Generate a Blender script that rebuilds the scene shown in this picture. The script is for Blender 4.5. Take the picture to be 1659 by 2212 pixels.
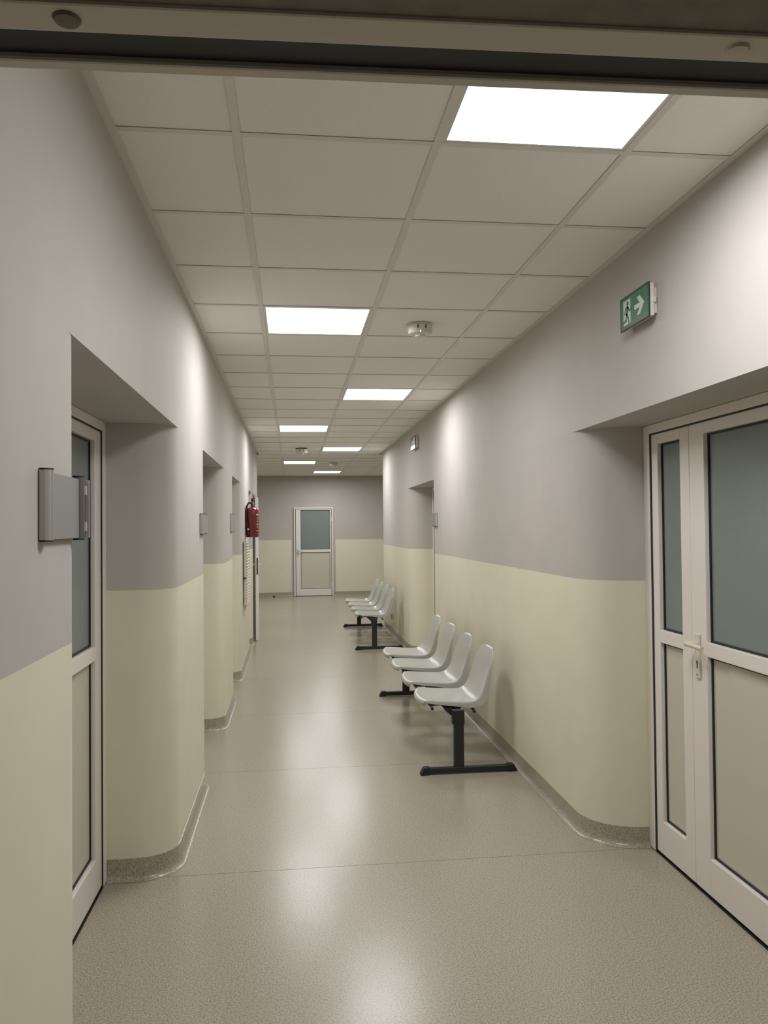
import bpy, bmesh, math, random
from mathutils import Matrix, Vector
random.seed(7)
for _o in list(bpy.data.objects):
    bpy.data.objects.remove(_o)
SC = bpy.context.scene
COL = SC.collection
PI = math.pi

# ------------------------------------------------------------------ camera
CAM_F, YAW, PITCH, ROLL, CAM_H = 1690.91, 0.117438, 0.019211, -0.009694, 1.53
fw = Vector((math.sin(YAW)*math.cos(PITCH), math.cos(YAW)*math.cos(PITCH), math.sin(PITCH)))
rt = Vector((math.cos(YAW), -math.sin(YAW), 0))
up = rt.cross(fw)
r2 = math.cos(ROLL)*rt + math.sin(ROLL)*up
u2 = -math.sin(ROLL)*rt + math.cos(ROLL)*up
cd = bpy.data.cameras.new('camera')
cam = bpy.data.objects.new('camera', cd); COL.objects.link(cam)
cd.sensor_fit = 'VERTICAL'; cd.sensor_height = 24.0; cd.lens = CAM_F*24.0/2212.0
cd.clip_start = 0.05; cd.clip_end = 100
M = Matrix((r2, u2, -fw)).transposed().to_4x4()
M.translation = Vector((0, 0, CAM_H))
cam.matrix_world = M
SC.camera = cam

# ------------------------------------------------------------------ world, exposure
w = bpy.data.worlds.new('dim_world'); SC.world = w; w.use_nodes = True
w.node_tree.nodes['Background'].inputs[0].default_value = (0.9, 0.85, 0.75, 1)
w.node_tree.nodes['Background'].inputs[1].default_value = 0.03
vs = SC.view_settings
vs.view_transform = 'Standard'; vs.look = 'None'; vs.gamma = 1.0; vs.use_curve_mapping = False
vs.exposure = 0.0
LAMP_WATTS = 21.0
LAMP_SPREAD = math.radians(174)
LAMP_GLOW = 3.0
LAMP_COLOR = (0.99, 0.99, 1.0)

# ------------------------------------------------------------------ dimensions (metres, floor z = 0)
XL, XR = -0.522, 1.415          # corridor wall faces
YF = 17.65                      # far wall
YH = 12.15                      # corridor opens into the end hall
HXL, HXR = -3.2, 3.8            # hall side walls
YN = 0.86                       # partition the camera looks through
CEIL = 2.692
DADO = 1.262
RECESS_H = 2.0
DXL, DXR = -0.81, 1.68          # faces of the door frames in the recesses

# ------------------------------------------------------------------ materials
def principled(name, col, rough=0.5, metal=0.0, spec=0.5, coat=0.0, coat_rough=0.1):
    m = bpy.data.materials.new(name); m.use_nodes = True
    b = m.node_tree.nodes['Principled BSDF']
    b.inputs['Base Color'].default_value = (*col, 1)
    b.inputs['Roughness'].default_value = rough
    b.inputs['Metallic'].default_value = metal
    b.inputs['Specular IOR Level'].default_value = spec
    b.inputs['Coat Weight'].default_value = coat
    b.inputs['Coat Roughness'].default_value = coat_rough
    return m

def add_grain(m, scale, amount, bump=0.0, bump_dist=0.002, detail=3.0, bscale=None):
    """multiply the base colour by fine noise and add a little relief"""
    nt = m.node_tree; b = nt.nodes['Principled BSDF']
    geo = nt.nodes.new('ShaderNodeNewGeometry')
    n = nt.nodes.new('ShaderNodeTexNoise'); n.inputs['Scale'].default_value = scale; n.inputs['Detail'].default_value = detail
    nt.links.new(geo.outputs['Position'], n.inputs['Vector'])
    if amount:
        mr = nt.nodes.new('ShaderNodeMapRange')
        mr.inputs['From Min'].default_value = 0.3; mr.inputs['From Max'].default_value = 0.7
        mr.inputs['To Min'].default_value = 1-amount; mr.inputs['To Max'].default_value = 1+amount
        nt.links.new(n.outputs['Fac'], mr.inputs['Value'])
        mx = nt.nodes.new('ShaderNodeVectorMath'); mx.operation = 'SCALE'
        mx.inputs[0].default_value = b.inputs['Base Color'].default_value[:3]
        nt.links.new(mr.outputs['Result'], mx.inputs['Scale'])
        nt.links.new(mx.outputs['Vector'], b.inputs['Base Color'])
    if bump:
        n2 = n
        if bscale:
            n2 = nt.nodes.new('ShaderNodeTexNoise'); n2.inputs['Scale'].default_value = bscale; n2.inputs['Detail'].default_value = 2
            nt.links.new(geo.outputs['Position'], n2.inputs['Vector'])
        bp = nt.nodes.new('ShaderNodeBump'); bp.inputs['Strength'].default_value = bump; bp.inputs['Distance'].default_value = bump_dist
        nt.links.new(n2.outputs['Fac'], bp.inputs['Height'])
        nt.links.new(bp.outputs['Normal'], b.inputs['Normal'])
    return m

GREY = add_grain(principled('grey_wall_paint', (0.515, 0.482, 0.445), 0.7, spec=0.3), 6, 0.02, 0.12, 0.001, bscale=160)
CREAM = add_grain(principled('cream_oil_paint', (0.77, 0.727, 0.57), 0.42, spec=0.4), 5, 0.02, 0.08, 0.001, bscale=120)
SOFFIT = GREY
TILE = add_grain(principled('ceiling_tile_white', (0.87, 0.86, 0.82), 0.9, spec=0.2), 300, 0.04, 0.15, 0.0005)
GRIDW = principled('grid_white_enamel', (0.72, 0.70, 0.64), 0.45)
PLENUM = principled('plenum_grey', (0.16, 0.155, 0.145), 0.9)
PVC = principled('white_door_plastic', (0.82, 0.775, 0.72), 0.4)
HANDLE = principled('cream_handle', (0.74, 0.66, 0.55), 0.35)
RUBBER = principled('black_rubber', (0.012, 0.012, 0.014), 0.5)
PANE = add_grain(principled('frosted_glass', (0.205, 0.245, 0.23), 0.35, spec=0.5), 3, 0.03)
PANEL = principled('beige_door_panel', (0.61, 0.58, 0.48), 0.38)
STEEL = principled('black_steel', (0.016, 0.017, 0.018), 0.45)
BLACKPL = principled('black_plastic', (0.012, 0.012, 0.013), 0.55)
SEAT = principled('grey_seat_plastic', (0.44, 0.445, 0.40), 0.28, spec=0.5)
ALU = principled('aluminium', (0.52, 0.51, 0.49), 0.38, metal=0.75)
ALUD = principled('dark_aluminium', (0.16, 0.155, 0.15), 0.45, metal=0.5)
PLATE = principled('grey_sign_plate', (0.27, 0.27, 0.265), 0.45)
GREEN = principled('exit_green', (0.012, 0.155, 0.065), 0.25, coat=0.5)
SIGNW = principled('exit_white', (0.62, 0.66, 0.58), 0.3)
WPLAS = principled('white_plastic', (0.72, 0.70, 0.66), 0.4)
DPLAS = principled('dark_frame_plastic', (0.03, 0.035, 0.035), 0.4)
RED = principled('extinguisher_red', (0.17, 0.012, 0.013), 0.25, coat=0.4)
BRASS = principled('nickel', (0.5, 0.47, 0.42), 0.3, metal=0.9)
LABELW = principled('label_white', (0.62, 0.52, 0.5), 0.5)
RADW = principled('radiator_enamel', (0.62, 0.59, 0.52), 0.35)
BLUEGREY = principled('door_leaf_bluegrey', (0.60, 0.64, 0.72), 0.4)
FRAMEB = add_grain(principled('doorway_beige_enamel', (0.74, 0.68, 0.59), 0.5), 8, 0.05)
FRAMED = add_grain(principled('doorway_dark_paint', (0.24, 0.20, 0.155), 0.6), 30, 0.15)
JOINT = principled('floor_joint', (0.20, 0.18, 0.145), 0.7)
DSTOP = principled('brown_rubber', (0.06, 0.045, 0.03), 0.6)

def lamp_mat(name, strength, col=LAMP_COLOR):
    m = bpy.data.materials.new(name); m.use_nodes = True
    nt = m.node_tree; nt.nodes.clear()
    e = nt.nodes.new('ShaderNodeEmission'); o = nt.nodes.new('ShaderNodeOutputMaterial')
    e.inputs[0].default_value = (*col, 1); e.inputs[1].default_value = strength
    nt.links.new(e.outputs[0], o.inputs[0])
    return m
LAMP = lamp_mat('led_diffuser', LAMP_GLOW)
SIGNLED = lamp_mat('sign_strip_light', 1.3)
LEDDOT = lamp_mat('detector_led', 2.0)

def floor_mat():
    m = principled('speckled_vinyl', (0.4, 0.36, 0.3), 0.25, spec=0.5)
    nt = m.node_tree; b = nt.nodes['Principled BSDF']
    geo = nt.nodes.new('ShaderNodeNewGeometry')
    def noise(scale, detail=2.0):
        n = nt.nodes.new('ShaderNodeTexNoise'); n.inputs['Scale'].default_value = scale; n.inputs['Detail'].default_value = detail
        nt.links.new(geo.outputs['Position'], n.inputs['Vector']); return n
    fine = noise(170, 2.0)
    ramp = nt.nodes.new('ShaderNodeValToRGB')
    e = ramp.color_ramp.elements
    e[0].position = 0.33; e[0].color = (0.235, 0.205, 0.155, 1)
    e[1].position = 0.66; e[1].color = (0.47, 0.422, 0.335, 1)
    k = ramp.color_ramp.elements.new(0.47); k.color = (0.36, 0.32, 0.248, 1)
    nt.links.new(fine.outputs['Fac'], ramp.inputs['Fac'])
    nt.links.new(ramp.outputs['Color'], b.inputs['Base Color'])
    wav = noise(4.5, 1.0)
    bp = nt.nodes.new('ShaderNodeBump'); bp.inputs['Strength'].default_value = 0.28; bp.inputs['Distance'].default_value = 0.003
    nt.links.new(wav.outputs['Fac'], bp.inputs['Height'])
    nt.links.new(bp.outputs['Normal'], b.inputs['Normal'])
    return m
VINYL = floor_mat()

# ------------------------------------------------------------------ mesh helpers
class MB:
    def __init__(s): s.v = []; s.f = []; s.mi = []
    def add(s, vs_, fs, m=0):
        o = len(s.v); s.v += [tuple(p) for p in vs_]
        for f in fs: s.f.append([o+i for i in f]); s.mi.append(m)
        return s
    def box(s, x0, x1, y0, y1, z0, z1, m=0):
        return s.add([(x0,y0,z0),(x1,y0,z0),(x1,y1,z0),(x0,y1,z0),(x0,y0,z1),(x1,y0,z1),(x1,y1,z1),(x0,y1,z1)],
              [(0,3,2,1),(4,5,6,7),(0,1,5,4),(1,2,6,5),(2,3,7,6),(3,0,4,7)], m)
    def prism(s, poly, fn, a, b, m=0):
        """poly: 2-D points; fn(u, v, t) -> 3-D point; extruded from t=a to t=b"""
        n = len(poly)
        return s.add([fn(u, v, a) for u, v in poly]+[fn(u, v, b) for u, v in poly],
              [tuple(range(n))[::-1], tuple(range(n, 2*n))]+[(i, (i+1) % n, n+(i+1) % n, n+i) for i in range(n)], m)
    def tube(s, path, r, n=10, m=0, cap=True):
        path = [Vector(p) for p in path]
        rs = r if isinstance(r, (list, tuple)) else [r]*len(path)
        rings = []
        for i, p in enumerate(path):
            t = (path[min(i+1, len(path)-1)]-path[max(i-1, 0)]).normalized()
            a = t.cross(Vector((0, 0, 1)))
            if a.length < 1e-3: a = t.cross(Vector((1, 0, 0)))
            a.normalize(); b = t.cross(a)
            rings.append([p+(a*math.cos(2*PI*k/n)+b*math.sin(2*PI*k/n))*rs[i] for k in range(n)])
        vs_ = [q for R in rings for q in R]
        fs = [(i*n+k, i*n+(k+1) % n, (i+1)*n+(k+1) % n, (i+1)*n+k) for i in range(len(path)-1) for k in range(n)]
        if cap: fs += [tuple(range(n))[::-1], tuple((len(path)-1)*n+k for k in range(n))]
        return s.add(vs_, fs, m)
    def lathe(s, prof, c=(0, 0, 0), n=28, m=0):
        """prof: (radius, z) from one end to the other"""
        vs_ = [(c[0]+r*math.cos(2*PI*k/n), c[1]+r*math.sin(2*PI*k/n), c[2]+z) for r, z in prof for k in range(n)]
        fs = [(i*n+k, i*n+(k+1) % n, (i+1)*n+(k+1) % n, (i+1)*n+k) for i in range(len(prof)-1) for k in range(n)]
        fs += [tuple(range(n))[::-1], tuple((len(prof)-1)*n+k for k in range(n))]
        return s.add(vs_, fs, m)
    def mesh(s, name, mats, smooth=False, fix=True):
        me = bpy.data.meshes.new(name); me.from_pydata(s.v, [], s.f)
        for mm in (mats if isinstance(mats, (list, tuple)) else [mats]): me.materials.append(mm)
        for p, i in zip(me.polygons, s.mi): p.material_index = i; p.use_smooth = smooth
        if fix:
            bm = bmesh.new(); bm.from_mesh(me); bmesh.ops.recalc_face_normals(bm, faces=bm.faces); bm.to_mesh(me); bm.free()
        return me
    def build(s, name, mats, parent=None, smooth=False, bevel=0.0, seg=2, fix=True, auto=None):
        o = bpy.data.objects.new(name, s.mesh(name, mats, smooth, fix)); COL.objects.link(o)
        if parent is not None: o.parent = parent
        if bevel:
            md = o.modifiers.new('bevel', 'BEVEL'); md.width = bevel; md.segments = seg; md.limit_method = 'ANGLE'; md.angle_limit = math.radians(40)
        if auto: shade_auto(o, auto)
        return o

def shade_auto(o, deg):
    me = o.data
    for p in me.polygons: p.use_smooth = True
    bm = bmesh.new(); bm.from_mesh(me)
    for e in bm.edges:
        e.smooth = not (len(e.link_faces) == 2 and e.calc_face_angle(0) > math.radians(deg))
    bm.to_mesh(me); bm.free()

def empty(name, loc, rz=0.0):
    o = bpy.data.objects.new(name, None); COL.objects.link(o)
    o.location = loc; o.rotation_euler = (0, 0, rz); o.empty_display_size = 0.1
    return o
def tag(o, label=None, cat=None, group=None, kind=None):
    if label: o['label'] = label
    if cat: o['category'] = cat
    if group: o['group'] = group
    if kind: o['kind'] = kind
    return o
def part(o, parent, label=None):
    o.parent = parent
    if label: o['label'] = label
    return o

# ================================================================== THE SETTING
def arc(cx, cy, r, a0, a1, n=8):
    return [(cx+r*math.cos(a0+(a1-a0)*i/n), cy+r*math.sin(a0+(a1-a0)*i/n)) for i in range(n+1)]

# recess: near jamb plane, far jamb plane, near radius, far radius
L_REC = [(2.075, 3.56, .15, .16), (4.865, 6.06, .13, .13), (7.11, 7.98, .08, .11), (9.745, 10.40, .05, .05), (10.68, 11.56, .04, .06)]
R_REC = [(1.95, 3.585, .15, .24), (7.83, 9.27, .12, .25)]

def wall_runs(X, sgn, recs, depth, y_start, y_end):
    """sgn = +1: wall body lies at larger x. Returns the face runs (between recesses) in order of growing y"""
    runs = []; cur = [(X, y_start)]
    for y0, y1, rn, rf in recs:
        pts = []
        for i in range(9):
            a = PI/2*i/8
            pts.append((X+sgn*(rn-rn*math.cos(a)), y0-rn+rn*math.sin(a)))
        cur += pts + [(X+sgn*depth, y0)]
        runs.append(cur)
        pts = []
        for i in range(9):
            a = PI/2*(1-i/8)
            pts.append((X+sgn*(rf-rf*math.cos(a)), y1+rf-rf*math.sin(a)))
        cur = [(X+sgn*depth, y1)] + pts
    rc = .05
    cur += [(X, y_end-rc)] + [(X+sgn*(rc-rc*math.cos(PI/2*i/4)), y_end-rc+rc*math.sin(PI/2*i/4)) for i in range(1, 5)]
    return runs, cur

def side_wall(name, base_name, X, sgn, recs, depth, hx, label):
    runs, last = wall_runs(X, sgn, recs, depth+.09, YN, YH)
    last = last + [(hx, YH)]
    mb = MB()
    zs = [0.0, DADO, RECESS_H]
    all_runs = runs+[last]
    for run in all_runs:
        for (a, b) in zip(run[:-1], run[1:]):
            for k in range(2):
                mb.add([(a[0], a[1], zs[k]), (b[0], b[1], zs[k]), (b[0], b[1], zs[k+1]), (a[0], a[1], zs[k+1])], [(0, 1, 2, 3)], 1 if k == 0 else 0)
    # recess backs and soffits
    for i, (y0, y1, rn, rf) in enumerate(recs):
        xb = X+sgn*(depth+.09)
        mb.add([(xb, y0-.02, 0), (xb, y1+.02, 0), (xb, y1+.02, RECESS_H), (xb, y0-.02, RECESS_H)], [(0, 1, 2, 3)], 0)
        ra = [p for p in all_runs[i] if p[1] >= y0-rn-1e-6]
        rb = [p for p in all_runs[i+1] if p[1] <= y1+rf+1e-6]
        poly = ra+rb
        mb.add([(p[0], p[1], RECESS_H) for p in poly], [tuple(range(len(poly)))], 0)
    # the plain band above the recesses
    top = CEIL+.05
    up_run = [(X, YN)]+[p for p in last if p[1] > YH-.06]
    for a, b in zip(up_run[:-1], up_run[1:]):
        mb.add([(a[0], a[1], RECESS_H), (b[0], b[1], RECESS_H), (b[0], b[1], top), (a[0], a[1], top)], [(0, 1, 2, 3)], 0)
    bmw = mb.build(name, [GREY, CREAM], fix=False)
    bm = bmesh.new(); bm.from_mesh(bmw.data); bmesh.ops.remove_doubles(bm, verts=bm.verts, dist=1e-5); bm.to_mesh(bmw.data); bm.free()
    shade_auto(bmw, 35)
    tag(bmw, label, kind='structure')
    # coved skirting, swept along every run
    prof = [(0.0, .092), (.003, .091), (.004, .03), (.007, .016), (.014, .006), (.024, .0015), (.032, .001)]
    sk = MB()
    sr, sl_ = wall_runs(X, sgn, recs, depth-.001, YN, YH)
    for run in sr+[sl_+[(hx, YH)]]:
        P = [Vector((p[0], p[1])) for p in run]
        Q = [P[0]]
        for p in P[1:]:
            if (p-Q[-1]).length > 1e-4: Q.append(p)
        P = Q; N = []
        for i in range(len(P)):
            d0 = (P[i]-P[i-1]).normalized() if i else (P[1]-P[0]).normalized()
            d1 = (P[i+1]-P[i]).normalized() if i < len(P)-1 else d0
            d = (d0+d1).normalized()
            nrm = Vector((-d.y, d.x)) * sgn      # points into the corridor
            N.append(nrm/max(.4, d.dot(d1)))
        n = len(prof)
        vs_ = [(P[i].x+N[i].x*o_, P[i].y+N[i].y*o_, z) for i in range(len(P)) for o_, z in prof]
        fs = [(i*n+k, (i+1)*n+k, (i+1)*n+k+1, i*n+k+1) for i in range(len(P)-1) for k in range(n-1)]
        sk.add(vs_, fs)
    so = sk.build(base_name, VINYL, auto=60, fix=False)
    tag(so, 'coved vinyl skirting along the %s corridor wall' % ('left' if sgn < 0 else 'right'), kind='structure')
    return bmw

side_wall('wall_left', 'baseboard_left', XL, -1, L_REC, XL-DXL, HXL, 'left corridor wall, grey paint over a cream dado, with door recesses')
side_wall('wall_right', 'baseboard_right', XR, 1, R_REC, DXR-XR, HXR, 'right corridor wall, grey paint over a cream dado, with door recesses')

def flat_wall(name, a, b, label, cuts=None):
    """vertical wall between plan points a and b; cuts: (x0, x1) fractions that stay grey below the dado"""
    mb = MB(); a = Vector(a); b = Vector(b)
    fr = [0.0, 1.0]+[c for cu in (cuts or []) for c in cu]; fr = sorted(set(fr))
    for f0, f1 in zip(fr[:-1], fr[1:]):
        p, q = a.lerp(b, f0), a.lerp(b, f1); mid = (f0+f1)/2
        grey = any(c0 < mid < c1 for c0, c1 in (cuts or []))
        for z0, z1, m in ((0, DADO, 0 if grey else 1), (DADO, CEIL+.05, 0)):
            mb.add([(p.x, p.y, z0), (q.x, q.y, z0), (q.x, q.y, z1), (p.x, p.y, z1)], [(0, 1, 2, 3)], m)
    return tag(mb.build(name, [GREY, CREAM], fix=False), label, kind='structure')
wdt = HXR-HXL
flat_wall('wall_far', (HXL, YF), (HXR, YF), 'far end wall with cream dado and a white door', [((-.01-HXL)/wdt, (.975-HXL)/wdt)])
flat_wall('wall_hall_left', (HXL, YH), (HXL, YF), 'left side wall of the end hall')
flat_wall('wall_hall_right', (HXR, YH), (HXR, YF), 'right side wall of the end hall')
mb = MB()
for x0, x1 in ((HXL, .035), (.93, HXR)):
    prof = [(0.0, .092), (.003, .091), (.004, .03), (.007, .016), (.014, .006), (.024, .0015), (.032, .001)]
    n = len(prof)
    mb.add([(x, YF-o_, z) for x in (x0, x1) for o_, z in prof], [(k, n+k, n+k+1, k+1) for k in range(n-1)])
tag(mb.build('baseboard_far', VINYL, auto=60, fix=False), 'coved vinyl skirting along the far wall', kind='structure')

# ---- floor: concrete base and welded vinyl sheets
mb = MB().box(HXL, HXR, -1.5, YF+.1, -.1, -.002)
floor = tag(mb.build('floor', JOINT), 'speckled beige vinyl floor with welded cross seams', kind='structure')
seams = [-1.5, .585, 2.08, 3.565, 5.03, 6.52, 8.04, 9.56, 11.06, 12.56, 14.06, 15.56, YF]
for a, b in zip(seams[:-1], seams[1:]):
    x0, x1 = (-.95, 1.8) if b <= YH else (HXL, HXR)
    mb = MB()
    if a < YH < b:
        for (p, q, r, s_) in ((HXL, HXR, YH, b), (-.95, 1.8, a, YH)):
            mb.box(p, q, r+(.0014 if r == a else 0), s_-(.0014 if s_ == b else 0), -.002, 0)
    else:
        mb.box(x0, x1, a+.0014, b-.0014, -.002, 0)
    mb.build('vinyl_sheet', VINYL, floor)

# ---- ceiling: slab, tiles, exposed grid, wall angles
mb = MB().box(HXL, HXR, YN-.2, YF, CEIL+.12, CEIL+.16)
ceiling = tag(mb.build('ceiling', PLENUM), 'suspended ceiling of square white tiles in a white grid', kind='structure')
GX0, GY0 = -0.153, 2.321
def gx(k): return GX0+.6*k
def gy(n): return GY0+.6*n
LIGHTS = {(-1, 1): 1, (3, 0): 2, (7, 1): 3, (11, 0): 4, (15, 1): 5, (19, 0): 6, (23, 1): 7}   # (row, column)
TB = CEIL+.0030
tile_cache = {}
def tile(x0, x1, y0, y1):
    if x1-x0 < .04 or y1-y0 < .04: return
    key = (round(x1-x0, 3), round(y1-y0, 3))
    if key not in tile_cache:
        hx, hy = (x1-x0)/2-.0115, (y1-y0)/2-.0115
        tile_cache[key] = MB().box(-hx, hx, -hy, hy, 0, .014).mesh('ceiling_tile', TILE)
    o = bpy.data.objects.new('ceiling_tile', tile_cache[key]); COL.objects.link(o)
    o.parent = ceiling; o.location = ((x0+x1)/2, (y0+y1)/2, TB)
    tee(x0, x1, y0)
tee_cache = {}
def tee(x0, x1, y):
    key = round(x1-x0, 3)
    if key not in tee_cache:
        h = (x1-x0)/2-.012
        tee_cache[key] = MB().box(-h, h, -.012, .012, 0, .0015).box(-h, h, -.0008, .0008, .0015, .03).mesh('cross_tee', GRIDW)
    o = bpy.data.objects.new('cross_tee', tee_cache[key]); COL.objects.link(o)
    o.parent = ceiling; o.location = ((x0+x1)/2, y, CEIL)
lights_at = []
LIGHTS[(21, -3)] = 8; LIGHTS[(21, 4)] = 9      # added panels, out of sight behind the corridor corners, to brighten the hall
for n in range(-3, 26):
    ya, yb = max(gy(n), YN), min(gy(n+1), YF)
    if yb-ya < .03: continue
    spans = []
    if yb <= YH: spans = [(XL, XR, ya, yb)]
    elif ya >= YH: spans = [(HXL, HXR, ya, yb)]
    else: spans = [(XL, XR, ya, yb), (HXL, XL, YH, yb), (XR, HXR, YH, yb)]
    for sx0, sx1, y0, y1 in spans:
        for k in range(-6, 8):
            x0, x1 = max(gx(k), sx0), min(gx(k+1), sx1)
            if x1 <= x0: continue
            if (n, k) in LIGHTS and x1-x0 > .5:
                lights_at.append((LIGHTS[(n, k)], gx(k)+.3, gy(n)+.3)); tee(x0, x1, y0); continue
            tile(x0, x1, y0, y1)
for k in range(-5, 8):
    x = gx(k)
    y0 = YN if XL < x < XR else YH
    MB().box(x-.012, x+.012, y0, YF, CEIL, CEIL+.0015).box(x-.0008, x+.0008, y0, YF, CEIL+.0015, CEIL+.035).build('grid_runner', GRIDW, ceiling)
def angle_trim(name, x0, x1, y0, y1, lab):
    tag(MB().box(x0, x1, y0, y1, CEIL-.001, CEIL+.0008).build(name, GRIDW), lab, kind='structure')
angle_trim('trim_1', XL, XL+.026, YN, YH, 'white ceiling edge angle along the left wall')
angle_trim('trim_2', XR-.026, XR, YN, YH, 'white ceiling edge angle along the right wall')
angle_trim('trim_3', HXL, HXR, YF-.026, YF, 'white ceiling edge angle along the far wall')

# ---- the doorway the camera looks through (head seen from below at the top of the picture)
rz = -math.radians(1.66)
HZ = 2.0045
dw = empty('doorway_partition', (.115, .7, 0), rz)
dw.name = 'wall_near'
tag(dw, 'partition with the doorway frame crossing the top of the view', kind='structure')
def yl(k): return .47/k-.7-.0                    # local y of an underside line
X0, X1 = -.62, .72
B = [.819-.7-.006, .806-.7-.006, .769-.7-.01, .7275-.7-.012]
MB().box(X0, X1, B[1], B[0]+.005, HZ-.003, HZ+.06).build('frame_lip', FRAMEB, dw, bevel=.003)
MB().box(X0, X1, B[2], B[1], HZ+.004, HZ+.06).build('black_seal', RUBBER, dw)
MB().box(X0, X1, B[3], B[2], HZ, HZ+.06).build('frame_head', FRAMEB, dw, bevel=.003)
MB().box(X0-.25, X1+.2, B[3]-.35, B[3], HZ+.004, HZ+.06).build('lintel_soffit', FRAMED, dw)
MB().box(X0-.25, X1+.2, B[3]-.35, B[0]+.03, HZ+.06, 2.85).build('lintel', GREY, dw)
for sx in (-1, 1):
    xa, xb = (X0-.25, X0) if sx < 0 else (X1, X1+.2)
    MB().box(xa, xb, B[3]-.05, B[0]+.03, 0, HZ+.06).build('doorway_jamb', FRAMEB, dw)
for xx in (-.32, .33):
    MB().lathe([(.002, -.004), (.011, -.003), (.013, 0), (.013, .004)], (xx, (B[2]+B[3])/2, HZ), 20).build('screw_cap', FRAMED if xx < 0 else FRAMEB, dw, smooth=False)

# ================================================================== DOORS
def ring(mb, x0, x1, z0, z1, wl, wr, wb, wt, y0, y1, m=0):
    mb.box(x0, x0+wl, y0, y1, z0, z1, m); mb.box(x1-wr, x1, y0, y1, z0, z1, m)
    mb.box(x0+wl, x1-wr, y0, y1, z0, z0+wb, m); mb.box(x0+wl, x1-wr, y0, y1, z1-wt, z1, m)

def make_leaf(door, x0, x1, sl, sr, top, handle=None, hinges=None, leafmat=PVC, origin=None, swing=0.0):
    """handle: 'l' or 'r' = side of the leaf that carries the lever"""
    ox, oy = origin if origin else (0.0, 0.0)
    X0, X1 = x0-ox, x1-ox
    zb, zr, zm0, zm1, zt = .012, .163, .985, 1.043, top
    ztr = top-.048
    ya, yb = .006-oy, .054-oy
    mb = MB()
    mb.box(X0, X0+sl, ya, yb, zb, zt); mb.box(X1-sr, X1, ya, yb, zb, zt)
    mb.box(X0+sl, X1-sr, ya, yb, zb, zr); mb.box(X0+sl, X1-sr, ya, yb, zm0, zm1); mb.box(X0+sl, X1-sr, ya, yb, ztr, zt)
    leaf = mb.build('leaf', leafmat, door, bevel=.0025)
    if origin: leaf.location = (ox, oy, 0); leaf.rotation_euler = (0, 0, swing)
    for nm, z0, z1, mat_ in (('upper_pane', zm1, ztr, PANE), ('lower_panel', zr, zm0, PANEL)):
        p_ = MB().box(X0+sl, X1-sr, ya+.024, ya+.034, z0, z1).build(nm, mat_, leaf)
        p_['label'] = 'frosted grey-green glass pane' if nm == 'upper_pane' else 'plain beige lower panel'
        g = MB(); ring(g, X0+sl, X1-sr, z0, z1, .009, .009, .009, .009, ya+.018, ya+.025)
        g.build('pane_gasket', RUBBER, leaf)
    if handle:
        hx = X0+.055 if handle == 'l' else X1-.055
        d = 1 if handle == 'l' else -1
        pl = MB().box(hx-.017, hx+.017, ya-.009, ya, .885, 1.072).build('handle_plate', HANDLE, leaf, bevel=.004)
        lv = MB().tube([(hx, ya-.008, 1.03), (hx, ya-.05, 1.03)], .011, 14)
        lv.tube([(hx-.012*d, ya-.05, 1.03), (hx+.03*d, ya-.052, 1.03), (hx+.115*d, ya-.05, 1.027)], [.011, .0105, .009], 14)
        lo = lv.build('lever_handle', HANDLE, leaf, auto=50)
        kh = MB().lathe([(.005, 0), (.005, .002)], (0, 0, 0), 12); kh.v = [(hx+v[0], ya-.0095-v[2]*.5, .955+v[1]) for v in kh.v]
        kh.box(hx-.0025, hx+.0025, ya-.0105, ya-.009, .928, .955)
        kh.box(hx-.003, hx+.003, ya-.0105, ya-.009, .898, .904)
        kh.build('keyhole', DPLAS, leaf)
    for hzz in (hinges or []):
        hxx = X1+.004 if handle == 'l' else X0-.004
        MB().tube([(hxx, ya-.008, hzz-.045), (hxx, ya-.008, hzz+.045)], .009, 12).build('hinge', PVC, leaf, auto=50)
    return leaf

def make_door(idx, loc, rz, W, label, leaves, top=1.952, fw_=.062, deep=.09, full=None):
    d = empty('door_%d' % idx, loc, rz); tag(d, label, kind='structure')
    mb = MB(); H = full or top+.033
    mb.box(0, fw_, 0, deep-.01, 0.004, H); mb.box(W-fw_, W, 0, deep-.01, 0.004, H); mb.box(fw_, W-fw_, 0, deep-.01, top+.005, H)
    mb.build('door_frame', PVC, d, bevel=.003)
    s = MB(); ring(s, fw_, W-fw_, 0.0, top+.006, .012, .012, .003, .008, .0015, .07)
    s.build('frame_gasket', RUBBER, d)
    for lf in leaves: make_leaf(d, **lf)
    return d

# right wall: local x runs towards the camera (-Y); left wall: local x runs away (+Y)
def right_door(idx, y0, y1, label, leaves, **k): return make_door(idx, (DXR, y1, 0), -PI/2, y1-y0, label, leaves, full=RECESS_H-.001, **k)
def left_door(idx, y0, y1, label, leaves, **k): return make_door(idx, (DXL, y0, 0), PI/2, y1-y0, label, leaves, full=RECESS_H-.001, **k)

y0, y1 = R_REC[0][:2]; W = y1-y0
sx = y1-3.163
d1 = right_door(1, y0, y1, 'white double door with one narrow and one wide glazed leaf, nearest on the right',
    [dict(x0=.071, x1=sx-.002, sl=.062, sr=.078, top=1.952),
     dict(x0=sx+.002, x1=W-.071, sl=.118, sr=.09, top=1.952, handle='l', hinges=(.25, 1.75))])
y0, y1 = L_REC[0][:2]; W = y1-y0
left_door(2, y0, y1, 'white glazed double door in the first recess on the left',
    [dict(x0=.071, x1=.397, sl=.062, sr=.078, top=1.952),
     dict(x0=.401, x1=W-.071, sl=.118, sr=.10, top=1.952, handle='l')])
y0, y1 = L_REC[1][:2]; W = y1-y0
left_door(3, y0, y1, 'white glazed door in the second recess on the left',
    [dict(x0=.071, x1=W-.071, sl=.11, sr=.10, top=1.952, handle='l')])
y0, y1 = L_REC[2][:2]; W = y1-y0
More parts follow.
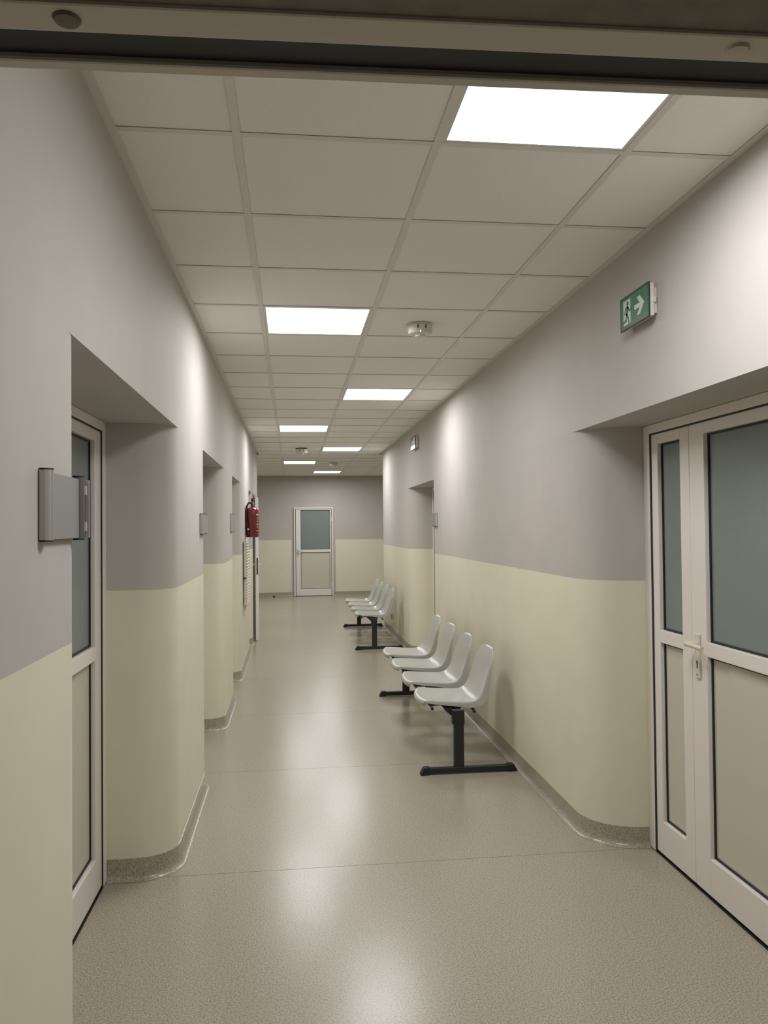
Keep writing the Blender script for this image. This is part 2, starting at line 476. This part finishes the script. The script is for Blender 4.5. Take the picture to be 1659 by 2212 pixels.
left_door(4, y0, y1, 'white glazed door in the third recess on the left',
    [dict(x0=.071, x1=W-.071, sl=.11, sr=.10, top=1.952, handle='l')])
y0, y1 = L_REC[3][:2]; W = y1-y0
left_door(5, y0, y1, 'narrow white door in the recess beside the open door',
    [dict(x0=.071, x1=W-.071, sl=.09, sr=.09, top=1.952, handle='l')])
y0, y1 = R_REC[1][:2]; W = y1-y0
right_door(6, y0, y1, 'white glazed door in the second recess on the right, seen edge-on',
    [dict(x0=.071, x1=.42, sl=.062, sr=.078, top=1.952),
     dict(x0=.424, x1=W-.071, sl=.11, sr=.10, top=1.952, handle='l')])
d8 = make_door(8, (.045, YF-.045, 0), 0, .88, 'white half-glazed door in the far wall',
    [dict(x0=.036, x1=.844, sl=.115, sr=.038, top=1.975, handle='l', hinges=(.25, 1.72))], fw_=.034, deep=.06)

# the open door at the end of the left wall: flush leaf swung out into the corridor
y0, y1 = L_REC[4][:2]; W = y1-y0
d7 = left_door(7, y0, y1, 'open white door standing ajar at the end of the left wall', [], fw_=.05)
hinge = (W-.055, -.002)
lw = .80
mb = MB().box(-lw, 0, 0, .006, .012, 1.952, 1).box(-lw, 0, .006, .044, .012, 1.952, 0).box(-lw, 0, .044, .05, .012, 1.952, 1)
mb = MB().box(-lw, 0, 0, .046, .012, 1.952)
leaf = mb.build('leaf', PVC, d7, bevel=.002)
leaf.location = (hinge[0], hinge[1], 0); leaf.rotation_euler = (0, 0, math.radians(26.6))
fc = MB().box(-lw+.004, -.004, .046, .048, .02, 1.945).build('leaf_face', BLUEGREY, leaf); fc['label'] = 'blue-grey inner face of the leaf'
MB().box(-lw-.0025, -lw+.001, .012, .034, .90, 1.125).build('lock_plate', DPLAS, leaf, bevel=.0015)['label'] = 'black lock plate on the leaf edge'
for sg, yb_ in ((-1, 0.0), (1, .048)):
    lv = MB().tube([(-lw+.06, yb_, 1.035), (-lw+.06, yb_+sg*.05, 1.035)], .010, 12)
    lv.tube([(-lw+.05, yb_+sg*.05, 1.035), (-lw+.17, yb_+sg*.05, 1.033)], .009, 12)
    lv.build('lever_handle', HANDLE, leaf, auto=50)

# ================================================================== THINGS
# ---- recessed LED panels
where = {1: 'above the nearest double door, the largest and nearest', 2: 'second from the camera, left of the near smoke detector',
         3: 'third from the camera, above the near bench', 4: 'fourth from the camera, left of the centre runner',
         5: 'fifth from the camera, where the hall begins', 6: 'sixth from the camera, left side, just inside the hall',
         7: 'seventh and farthest, close to the far wall', 8: 'added out of view to brighten the left arm of the end hall', 9: 'added out of view to brighten the right arm of the end hall'}
for idx, cx, cy in sorted(lights_at):
    t = empty('ceiling_light', (cx, cy, CEIL))
    tag(t, 'square white LED ceiling panel, '+where[idx], 'ceiling light', 'LED panels in the corridor ceiling')
    h = .2875
    fr = MB(); fr.box(-h, -h+.013, -h, h, .0015, .012); fr.box(h-.013, h, -h, h, .0015, .012)
    fr.box(-h+.013, h-.013, -h, -h+.013, .0015, .012); fr.box(-h+.013, h-.013, h-.013, h, .0015, .012)
    fr.build('frame', GRIDW, t)
    hh = h-.013
    df = MB().add([(-hh, -hh, .004), (hh, -hh, .004), (hh, hh, .004), (-hh, hh, .004)], [(3, 2, 1, 0)]).build('diffuser', LAMP, t, fix=False)
    MB().box(-h, h, -h, h, .012, .05).build('housing', GRIDW, t)
    ld = bpy.data.lights.new('led_panel_light', 'AREA'); ld.shape = 'SQUARE'; ld.size = 2*hh
    ld.energy = LAMP_WATTS*(.35 if idx > 7 else 1); ld.color = LAMP_COLOR; ld.spread = LAMP_SPREAD
    lo = bpy.data.objects.new('led_panel_light', ld); COL.objects.link(lo); lo.parent = t; lo.location = (0, 0, .0025)

# ---- smoke detectors
def detector(loc, r, label, led=None, dark=False, rz=0, hs=1.22):
    t = empty('smoke_detector', loc, rz); t.scale = (1, 1, hs); tag(t, label, 'smoke detector', 'smoke detectors on the ceiling')
    MB().lathe([(r*.98, 0), (r*.98, -.006)], n=36).build('base', DPLAS if dark else WPLAS, t, auto=40)
    b = MB().lathe([(r*.90, -.006), (r*.97, -.008), (r*.96, -.034), (r*.90, -.044), (r*.80, -.047), (r*.45, -.049)], n=36)
    body = b.build('housing', WPLAS, t, auto=40)
    MB().lathe([(r*.42, -.046), (r*.38, -.056), (r*.2, -.058)], n=24).build('sensor_cap', WPLAS, t, auto=40)
    for a in (-1.9, -1.25):
        x, y = r*.965*math.cos(a), r*.965*math.sin(a)
        s = MB().box(-.003, .003, -.002, .002, -.028, -.012).build('slot', DPLAS, t); s.location = (x, y, 0); s.rotation_euler = (0, 0, a+PI/2)
    if led:
        l = MB().lathe([(.001, -.0035), (.003, -.003), (.0035, 0), (.003, .003), (.001, .0035)], n=12).build('status_led', led, t, smooth=True)
        l.location = (-r*.12, -r*.9, -.041)
detector((.742, 4.43, CEIL), .073, 'round white smoke detector beside the second light panel', LEDDOT)
detector((.150, 11.50, CEIL), .088, 'round white detector with a dark base, between two left-hand panels', None, True, hs=1.6)
detector((.752, 14.02, CEIL), .076, 'small white smoke detector near the farthest light panel')

# ---- exit signs
def stroke(mb, pts, wdt_, y0, y1):
    """thick polyline in the x-z plane"""
    pts = [Vector(p) for p in pts]
    for a, b in zip(pts[:-1], pts[1:]):
        d = (b-a).normalized(); n = Vector((-d.y, d.x))*wdt_/2; a2 = a-d*wdt_*.25; b2 = b+d*wdt_*.25
        mb.prism([tuple(a2+n), tuple(a2-n), tuple(b2-n), tuple(b2+n)], lambda u, v, t: (u, t, v), y0, y1)
def exit_sign(loc, W, H, label, kind):
    """local x towards the camera, local y into the wall, origin at the far lower corner on the wall face"""
    t = empty('exit_sign', loc, -PI/2); tag(t, label, 'exit sign', 'green exit signs on the right wall')
    MB().box(.012, W-.012, -.016, -.001, .018, H-.018).build('mounting_box', WPLAS, t, bevel=.003)
    cs = MB().box(.003, W-.003, -.036, -.016, .006, H-.004).build('casing', WPLAS, t, bevel=.003)
    MB().box(W-.010, W-.001, -.030, -.010, H*.42, H*.58).build('clip', WPLAS, cs, bevel=.002)
    fr = MB(); ring(fr, 0, W, 0, H, .007, .007, .007, .007, -.042, -.034); fr.build('face_frame', DPLAS, t, bevel=.002)
    MB().box(.006, W-.006, -.040, -.035, .006, H-.006).build('face', GREEN, t)
    ya, yb = -.0407, -.040
    X = lambda u: u*W
    Z = lambda v: (1-v)*H
    if kind == 'arrow':
        mb = MB().prism([(X(.115), Z(.13)), (X(.37), Z(.13)), (X(.37), Z(.86)), (X(.115), Z(.86))][::-1], lambda u, v, q: (u, q, v), ya, yb)
        dp = mb.build('door_pictogram', SIGNW, t)
        rn = MB(); y2, y3 = ya-.0005, ya
        c = [(X(.275)+.011*.9*math.cos(a*PI/7), Z(.245)+.0105*math.sin(a*PI/7)) for a in range(14)]
        rn.prism(c, lambda u, v, q: (u, q, v), y2, y3)
        S = lambda L, wd: stroke(rn, [(X(u), Z(v)) for u, v in L], wd, y2, y3)
        S([(.275, .36), (.235, .55)], .019)
        S([(.27, .35), (.20, .37), (.16, .52)], .007)
        S([(.28, .36), (.33, .48), (.37, .455)], .007)
        S([(.245, .55), (.285, .68), (.315, .84)], .010)
        S([(.225, .55), (.21, .73), (.13, .765)], .010)
        rn.build('running_figure', GREEN, dp)
        ar = MB()
        ar.prism([(X(.51), Z(.565)), (X(.51), Z(.435)), (X(.70), Z(.435)), (X(.595), Z(.25)), (X(.695), Z(.22)), (X(.85), Z(.485)),
                  (X(.695), Z(.76)), (X(.595), Z(.76)), (X(.70), Z(.565))], lambda u, v, q: (u, q, v), ya, yb)
        ar.build('arrow', SIGNW, t)
    else:
        mb = MB().prism([(X(.58), Z(.12)), (X(.88), Z(.12)), (X(.88), Z(.70)), (X(.58), Z(.70))], lambda u, v, q: (u, q, v), ya, yb)
        dp = mb.build('door_pictogram', SIGNW, t)
        ar = MB(); ar.prism([(X(.20), Z(.42)), (X(.36), Z(.24)), (X(.36), Z(.34)), (X(.50), Z(.34)), (X(.50), Z(.50)), (X(.36), Z(.50)), (X(.36), Z(.60))], lambda u, v, q: (u, q, v), ya, yb)
        ar.build('arrow', SIGNW, t)
        MB().box(.006, W-.006, -.043, -.039, .004, H*.27).build('light_strip', SIGNLED, t)['label'] = 'glowing white lower strip'
exit_sign((XR, 3.125, 2.332), .262, .138, 'green running-man exit sign with arrow, high on the near right wall', 'arrow')
exit_sign((XR, 8.94, 2.405), .33, .150, 'small green exit sign with white lit lower edge, above the far recess', 'far')

# ---- waiting benches
def seat_mesh():
    prof = [(.782, .394), (.772, .405), (.771, .420), (.783, .434), (.812, .442), (.86, .439), (.93, .434), (1.01, .428), (1.08, .423), (1.122, .425), (1.152, .436),
            (1.176, .460), (1.191, .492), (1.205, .535), (1.220, .59), (1.236, .645), (1.251, .694), (1.262, .720), (1.271, .738), (1.279, .750), (1.287, .758), (1.296, .762)]
    halfw = [.150, .163, .175, .187, .198, .206, .211, .213, .213, .212, .211, .209, .207, .206, .205, .202, .192, .178, .158, .132, .095, .050]
    dish = [0, 0, .001, .003, .007, .011, .013, .014, .015, .015, .015, .015, .014, .013, .012, .011, .009, .007, .005, .003, .001, 0]
    fl = [.008, .010, .012, .016, .021, .023, .025, .026, .034, .040, .046, .048, .044, .036, .028, .022, .018, .016, .014, .012, .010, .008]
    prof = [(.9-(.9-x)*.85 if x < .9 else x, .45+(z-.45)*.925 if z > .45 else z) for x, z in prof]
    NV = 10
    n = len(prof); nrm = []
    for i in range(n):
        a = Vector(prof[max(i-1, 0)]); b = Vector(prof[min(i+1, n-1)]); d = (b-a).normalized()
        nrm.append(Vector((-d.y, d.x)))
    bm = bmesh.new(); G = []
    for i in range(n):
        row = []
        for j in range(NV+1):
            s = -1+2*j/NV; s2 = math.copysign(abs(s)**.85, s)
            k = dish[i]*(1-abs(s)**2.6)
            # scooped lip at the front and the top of the shell
            c = Vector(prof[i])-nrm[i]*k
            fx = .026*abs(s)**2.2*max(0.0, 1-(prof[i][0]-.775)/.16)
            row.append(bm.verts.new((c.x+fx, s2*halfw[i], c.y)))
        G.append(row)
    for i in range(n-1):
        for j in range(NV):
            bm.faces.new((G[i][j], G[i+1][j], G[i+1][j+1], G[i][j+1]))
    loop = [(i, 0) for i in range(n)]+[(n-1, j) for j in range(1, NV+1)]+[(i, NV) for i in range(n-2, -1, -1)]+[(0, j) for j in range(NV-1, 0, -1)]
    mids, lows = [], []
    for (i, j) in loop:
        p = G[i][j].co; nn = nrm[i]
        outy = (-1 if j == 0 else 1 if j == NV else 0)
        along = 0
        if i == 0: along = -1
        if i == n-1: along = 1
        d = Vector(prof[min(i+1, n-1)])-Vector(prof[max(i-1, 0)]); d.normalize()
        o1 = Vector((d.x*along*.004, outy*.004, d.y*along*.004))
        o2 = Vector((d.x*along*.006, outy*.007, d.y*along*.006))
        mids.append(bm.verts.new(p+o1-Vector((nn.x, 0, nn.y))*fl[i]*.22))
        lows.append(bm.verts.new(p+o2-Vector((nn.x, 0, nn.y))*fl[i]))
    L = len(loop)
    crease = bm.edges.layers.float.new('crease_edge')
    for a in range(L):
        b = (a+1) % L
        va, vb = G[loop[a][0]][loop[a][1]], G[loop[b][0]][loop[b][1]]
        bm.faces.new((va, vb, mids[b], mids[a])); bm.faces.new((mids[a], mids[b], lows[b], lows[a]))
        bm.edges.get((va, vb))[crease] = .45; bm.edges.get((lows[a], lows[b]))[crease] = 1.0; bm.edges.get((mids[a], mids[b]))[crease] = .35
    bmesh.ops.recalc_face_normals(bm, faces=bm.faces)
    me = bpy.data.meshes.new('seat'); bm.to_mesh(me); bm.free()
    me.materials.append(SEAT)
    for p in me.polygons: p.use_smooth = True
    return me
SEATM = seat_mesh()
def bench(y_leg, label, n=4, pitch=.605, span=2.27):
    t = empty('waiting_bench', (1.02, y_leg, 0)); tag(t, label, 'bench', 'four-seat waiting benches')
    ox = 1.02
    def B(mb, *a): return mb.box(a[0]-ox, a[1]-ox, *a[2:])
    bm_ = MB(); B(bm_, .990, 1.046, -.02, span+.02, .345, .385); bm_.build('beam', STEEL, t, bevel=.003)
    for yy in (0.0, span):
        lg = MB(); B(lg, .988, 1.050, yy-.018, yy+.018, .03, .36)
        leg = lg.build('leg', STEEL, t, bevel=.003)
        sl = MB(); B(sl, .978, 1.054, yy-.022, yy+.022, .305, .391); sl.build('leg_sleeve', BLACKPL, leg, bevel=.004)
        ft = MB(); B(ft, .80, 1.36, yy-.019, yy+.019, .006, .040); ft.build('foot_bar', STEEL, leg, bevel=.003)
        for x_in, x_out in ((.835, .774), (1.325, 1.388)):
            cp = MB(); cp.prism([(x_in-ox, .0), (x_out-ox, .0), (x_out-ox+(.004 if x_out < 1 else -.004), .014), (x_in+(x_out-x_in)*.62-ox, .046), (x_in-ox, .046)],
                                lambda u, v, q: (u, q, v), yy-.023, yy+.023)
            cp.build('foot_cap', BLACKPL, leg, bevel=.003)
    for k in range(n):
        yc = .272+k*pitch
        s = bpy.data.objects.new('seat', SEATM); COL.objects.link(s); s.parent = t; s.location = (-ox, yc, 0)
        sd = s.modifiers.new('sub', 'SUBSURF'); sd.levels = 1; sd.render_levels = 2
        for dy in (-.11, .11):
            br = MB(); B(br, .86, 1.128, yc+dy-.012, yc+dy+.012, .386, .396)
            br.prism([(.925-ox, .396), (.985-ox, .345), (1.05-ox, .345), (1.11-ox, .396)], lambda u, v, q: (u, q, v), yc+dy-.003, yc+dy+.003)
            br.build('seat_bracket', STEEL, t)
        for x, z in ((.862, .397), (1.128, .372)):
            MB().tube([(x-ox, yc-.240, z-.004), (x-ox, yc-.20, z+.006), (x-ox, yc+.20, z+.006)], .0095, 10).build('bracket_rod', STEEL, t, auto=50)
    gs = MB(); gs.prism([(.928-ox, .395), (.985-ox, .345), (.985-ox, .395)], lambda u, v, q: (u, q, v), .02, .026)
    gs.build('gusset', STEEL, t)
    return t
bench(4.80, 'four-seat grey plastic waiting bench on black legs, nearest the camera')
bench(9.78, 'four-seat grey plastic waiting bench on black legs, farther off beyond the right recess')

# ---- door signs (aluminium holders screwed to the wall)
def door_sign(name_label, side, y0, z0, W, H, flap=False):
    """local x runs away from the camera on the left wall, towards it on the right; local y into the wall"""
    if side == 'l': t = empty('door_sign', (XL, y0, z0), PI/2)
    else: t = empty('door_sign', (XR, y0, z0), -PI/2)
    tag(t, name_label, 'door sign', 'aluminium door signs')
    bw = W*.13
    def bar(x0, x1, nm, mat_, flip=False):
        n = 8; pts = [(x0+(x1-x0)*i/n, -.006-.020*math.sin(PI*(.12+.76*i/n))) for i in range(n+1)]
        pts = [(x0, -.002)]+pts+[(x1, -.002)]
        o = MB().prism(pts, lambda u, v, q: (u, v, q), 0, H).build(nm, mat_, t, auto=40)
        for za, zb in ((-.002, .0015), (H-.0015, H+.002)):
            MB().prism([(p[0], p[1]) for p in pts], lambda u, v, q: (u, v, q), za, zb).build('end_cap', BLACKPL, o)
        return o
    bar(0, bw, 'side_bar', ALU)
    wp = W-bw*.8
    MB().box(bw*.9, wp, -.016, -.010, .003, H-.006).build('name_plate', PLATE, t)
    MB().box(bw*.8, wp, -.010, 0, .02, H-.02).build('backing', ALUD, t)
    if not flap:
        bar(W-bw, W, 'side_bar', ALU)
    else:
        bar(W-bw*.95, W-bw*.15, 'side_bar', ALUD)
        MB().box(W-bw*.2, W+.046, -.012, -.009, 0.004, H-.006).build('hinged_rear_plate', ALUD, t)
        MB().box(W+.044, W+.049, -.020, -.006, .003, H-.004).build('edge_strip', WPLAS, t)
        for zz in (H*.13, H*.72):
            MB().box(W-.004, W+.012, -.019, -.012, zz, zz+H*.15).build('hinge_clip', ALU, t)
            MB().box(W+.016, W+.03, -.019, -.012, zz, zz+H*.15).build('hinge_clip', ALU, t)
    return t
door_sign('large aluminium door sign with open hinged edge, on the near left wall', 'l', 1.695, 1.508, .285, .150, True)
door_sign('aluminium door sign beside the second recess on the left', 'l', 4.555, 1.500, .205, .115)
door_sign('aluminium door sign beside the third recess on the left', 'l', 6.785, 1.503, .26, .150)
door_sign('aluminium door sign beside the far recess on the right wall', 'r', 7.735, 1.535, .215, .120)

# ---- fire extinguisher on its bracket
t = empty('fire_extinguisher', (XL+.080, 8.98, 1.430)); tag(t, 'red fire extinguisher with black hose hung on the left wall', 'extinguisher')
R = .074
MB().lathe([(R*.80, .006), (R*.93, 0), (R*.97, .012), (R*.97, .03), (R, .034), (R, .285), (R*.96, .305), (R*.8, .325), (R*.5, .338), (R*.28, .343), (R*.27, .358)], n=32).build('cylinder', RED, t, auto=50)
MB().lathe([(.018, .356), (.022, .36), (.022, .378), (.015, .382), (.013, .40)], n=18).build('valve', BRASS, t, auto=40)
g = MB().tube([(0, -.016, .372), (0, -.034, .372)], .013, 14).build('pressure_gauge', DPLAS, t, auto=40)
hd = MB(); hd.box(-.012, .012, -.085, .03, .394, .400); hd.prism([(-.10, .43), (.03, .402), (.03, .41), (-.10, .438)], lambda u, v, q: (q, u, v), -.011, .011)
hd.build('squeeze_lever', RED, t, bevel=.002)
MB().tube([(-.012, -.01, .385), (-.040, -.02, .388), (-.055, -.035, .36), (-.066, -.05, .30), (-.066, -.062, .2), (-.052, -.072, .12), (-.045, -.075, .09)], .0105, 10).build('hose', RUBBER, t, auto=60)
MB().tube([(-.045, -.075, .098), (-.045, -.075, .082)], .0125, 12).build('hose_clip', WPLAS, t, auto=50)
MB().tube([(-.045, -.075, .084), (-.043, -.075, .02)], [.012, .016], 12).build('nozzle', RUBBER, t, auto=50)
lab = MB()
def patch(a0, a1, z0, z1, m):
    n = 5; vs_ = []
    for i in range(n+1):
        a = a0+(a1-a0)*i/n
        for z in (z0, z1): vs_.append(((R+.0008)*math.cos(a), (R+.0008)*math.sin(a), z))
    lab.add(vs_, [(2*i, 2*i+2, 2*i+3, 2*i+1) for i in range(n)], m)
patch(-.95, -.35, .245, .262, 0)
for z, a, b in ((.215, -.9, -.45), (.20, -.75, -.62), (.185, -.9, -.5), (.168, -.8, -.6), (.148, -.92, -.4), (.138, -.92, -.4), (.12, -.9, -.45), (.105, -.9, -.45), (.07, -.92, -.3)):
    patch(a, b, z, z+(.008 if b-a < .25 else .0035), 0)
lab.build('label_print', LABELW, t, fix=False)['kind'] = 'stuff'
br = MB(); br.box(-.079, -.075, -.03, .03, -.01, .36); br.box(-.077, -.05, -.012, .012, .30, .312)
br.build('wall_bracket', WPLAS, t)
for zz in (.085, .215): MB().box(-.078, -.06, -.02, .02, zz, zz+.015).build('strap', RUBBER, t)

# ---- radiator under the extinguisher
t = empty('radiator', (XL, 8.48, .70)); tag(t, 'slim white panel radiator on the left wall below the fire extinguisher', 'radiator')
MB().box(.010, .016, 0, .42, .0, .70).build('rear_panel', RADW, t, bevel=.003)
MB().box(.032, .038, 0, .42, .0, .70).build('front_panel', RADW, t, bevel=.003)
for k in range(22):
    z = .02+k*.031
    MB().tube([(.0385, .004, z), (.0385, .416, z)], .0085, 8).build('panel_rib', RADW, t, auto=60)
MB().box(.010, .040, -.003, .0, .01, .69).build('end_cover', RADW, t)
MB().box(.013, .036, .005, .415, .69, .704).build('top_grille', RADW, t)
for yy, zz in ((.05, .55), (.33, .55), (.05, .08), (.33, .08)): MB().box(0, .012, yy, yy+.04, zz, zz+.07).build('wall_mount', RADW, t)
MB().tube([(.026, -.002, .30), (.022, -.02, .30), (.02, -.035, .30)], .010, 10).build('valve', DPLAS, t, auto=50)
MB().tube([(.025, .03, .0), (.025, .03, -.05), (.01, .0, -.10)], .008, 10).build('supply_pipe', RADW, t, auto=50)

# ---- small things low in the corridor
t = empty('door_stop', (-.40, 17.46, 0)); tag(t, 'small dark rubber door stop on the floor by the far wall', 'door stop')
MB().lathe([(.022, 0), (.024, .004), (.024, .03), (.018, .042), (.006, .044)], n=18).build('rubber_body', DSTOP, t, auto=40)
MB().lathe([(.027, 0), (.027, .004)], n=18).build('base_washer', BRASS, t, auto=40)
t = empty('wall_socket', (XR, 11.02, .24), -PI/2); tag(t, 'small white wall socket low on the right wall behind the far bench', 'socket')
MB().box(-.035, .035, -.010, 0, .0, .075).build('plate', WPLAS, t, bevel=.003)
MB().box(-.02, .02, -.034, -.010, .05, .075).build('plug', WPLAS, t, bevel=.004)
MB().tube([(0, -.022, .05), (0, -.020, .0), (0, -.016, -.02)], .004, 8).build('cable', DPLAS, t, auto=50)
